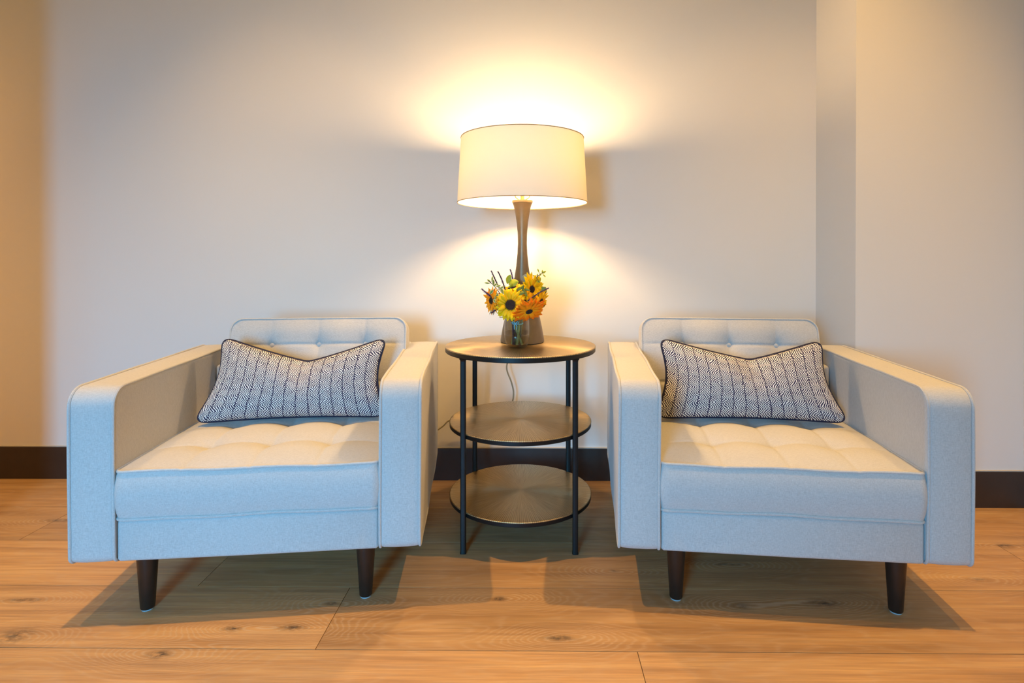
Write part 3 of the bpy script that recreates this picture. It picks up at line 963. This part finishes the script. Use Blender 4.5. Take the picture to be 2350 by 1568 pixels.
salvia((1180, 660), (1171, 619), 2.14, 2.14, M['violet'], 'slim violet salvia spike just left of the lamp base', bend=(.003, .003))
salvia((1128, 682), (1106, 664), 2.10, 2.10, M['violet'], 'short violet salvia tip poking out at the far left', n=12)
salvia((1206, 695), (1258, 662), 2.07, 2.08, M['salvia'], 'dark purple salvia spike reaching right across the yellow blooms', n=20, bend=(.002, .010))
salvia((1152, 702), (1128, 718), 2.08, 2.075, M['salvia'], 'purple salvia tip hanging low beside the amber sunflower', n=10)

def leafy(name, base, d, leaves, mat, label, group, stem_mat='stem', stem_to=None, cat='foliage'):
    b = at(*base, d)
    root = empty(name, b); tag(root, label, cat, group)
    mb = MB(); sp = stem_path(b, foot())
    path = [p - b for p in sp]
    if stem_to:
        e = at(*stem_to, d) - b
        path = [e * (1 - k / 6) + Vector((0, 0, 0.004 * sin(pi * k / 6))) for k in range(6)] + path
    mb.tube(path, 0.0013, 6); mb.build('stem', M[stem_mat], root)
    for (px, py, dd, ang, L, wd, face) in leaves:
        # leaf centred on the pixel; ang is its direction in the picture plane
        dv = Vector((cos(R(ang)), 0, sin(R(ang)))); nn = Vector((face[0], -1, face[1]))
        c = at(px, py, d + dd) - dv * L / 2 - b
        mb = MB(); uvs = []
        blade(mb, uvs, c, dv, nn, L, wd, curl=0.12, pts=8, tip=0.80, base=0.12, cup=0.10)
        build_uv(mb, uvs, 'leaf', mat, root)
        if stem_to:     # leaf stalk to the stem
            mb = MB(); q = min(path[:7], key=lambda p: (p - c).length)
            if (q - c).length > 0.003:
                mb.tube([c, (c + q) / 2, q], 0.0008, 5); mb.build('leaf_stalk', M[stem_mat], root)
    return root

leafy('eucalyptus_sprig', (1176, 668), 2.135, [(1168, 641, 0, 68, .036, .022, (-.3, .2)), (1179, 650, -.008, 12, .038, .030, (0, .5)), (1172, 657, -.015, 55, .026, .011, (.6, .1))],
      M['euca'], 'olive green eucalyptus leaves standing up behind the front sunflower', 'eucalyptus leaves')
leafy('eucalyptus_sprig', (1212, 656), 2.165, [(1209, 639, 0, 80, .036, .040, (0, .2))], M['dusty'], 'dusty tan eucalyptus leaf against the lamp base', 'eucalyptus leaves')
leafy('eucalyptus_sprig', (1236, 682), 2.150, [(1246, 667, 0, 50, .034, .030, (.2, .3)), (1233, 698, -.02, -25, .040, .018, (.1, .3)), (1247, 700, 0, 70, .022, .014, (.3, .1))], M['leaf'],
      'dark olive eucalyptus leaves at the right edge of the bouquet', 'eucalyptus leaves')
leafy('leaf_sprig', (1200, 682), 2.09, [(1191, 664, 0, 30, .030, .013, (.2, .4)), (1199, 662, -.005, 70, .026, .010, (0, .3)), (1205, 672, -.012, -60, .030, .012, (.2, .2)), (1196, 674, -.016, 15, .026, .014, (0, .5)),
                                        (1198, 694, -.015, 40, .028, .010, (0, .3)), (1209, 665, .0, -20, .028, .009, (0, .4))], M['dleaf'],
      'dark green leaf cluster in the centre of the bouquet', 'green leaves')
leafy('variegated_sprig', (1146, 672), 2.100, [(1118, 650, 0, 172, .020, .007, (0, .3)), (1122, 645, .003, 140, .016, .008, (.2, .2)), (1130, 640, .004, 80, .020, .008, (-.4, .1)), (1132, 648, -.004, 95, .020, .010, (.4, .1)),
                                               (1137, 654, .0, 30, .018, .009, (0, .4)), (1144, 657, -.004, 15, .018, .009, (0, .4)), (1151, 661, -.010, 28, .024, .009, (-.1, .3)),
                                               (1128, 670, -.020, 50, .020, .012, (.1, .2)), (1140, 680, -.024, 65, .026, .013, (.1, .2)), (1136, 691, -.026, -40, .018, .012, (0, .3)), (1143, 704, -.024, 80, .016, .010, (0, .2)),
                                               (1152, 668, -.008, -70, .026, .013, (0, .3))], M['varieg'],
      'cream-edged leafy sprig on the upper left of the bouquet', 'cream-edged sprigs', 'dstem', (1121, 645))
leafy('variegated_sprig', (1221, 648), 2.130, [(1235, 621, .0, 110, .014, .005, (.2, .2)), (1226, 634, .0, 150, .014, .007, (0, .3)), (1233, 632, .002, 95, .012, .005, (.3, .1)), (1245, 624, .0, 100, .014, .006, (0, .3)),
                                               (1249, 625, -.003, 30, .016, .007, (0, .3)), (1249, 633, .0, -45, .014, .005, (0, .2)), (1239, 643, -.004, 80, .020, .007, (.5, .1)), (1236, 647, .002, -20, .014, .006, (0, .3)),
                                               (1241, 630, .0, 60, .012, .005, (0, .3)), (1223, 650, .0, 60, .012, .005, (0, .3))], M['euca'],
      'pale yellow-green leafy sprig on the upper right of the bouquet', 'cream-edged sprigs', 'dstem', (1250, 623))
leafy('leaf_sprig', (1160, 712), 2.085, [(1133, 716, .0, -100, .024, .007, (.2, .1)), (1150, 729, -.004, 185, .016, .003, (0, .3)), (1126, 717, .0, -120, .018, .005, (0, .2))], M['dusty'],
      'brown withered leaf tips hanging below the amber sunflower', 'green leaves')

# pale blue tie knotted round the stems inside the vase mouth
tie = empty('stem_tie', (VX - 0.004, VY - 0.024, TOPZ + 0.088))
tag(tie, 'pale blue tie knotted round the stems inside the glass vase', 'tie')
mb = MB()
for s in (-1, 1):
    mb.tube([(0, 0, 0), (s * .006, -.003, .008), (s * .012, -.002, .007), (s * .010, 0, -.001), (0, 0, 0)], 0.0020, 7)
    mb.tube([(0, 0, 0), (s * .005, -.003, -.008), (s * .004, -.002, -.020)], 0.0016, 7)
mb.build('bow', M['tie'], tie)
mb = MB(); mb.tube([(0.004 + 0.022 * cos(2 * pi * k / 32), 0.024 + 0.022 * sin(2 * pi * k / 32), 0.002 * sin(4 * pi * k / 32)) for k in range(32)], 0.0014, 6, closed=True)
mb.build('loop', M['tie'], tie)
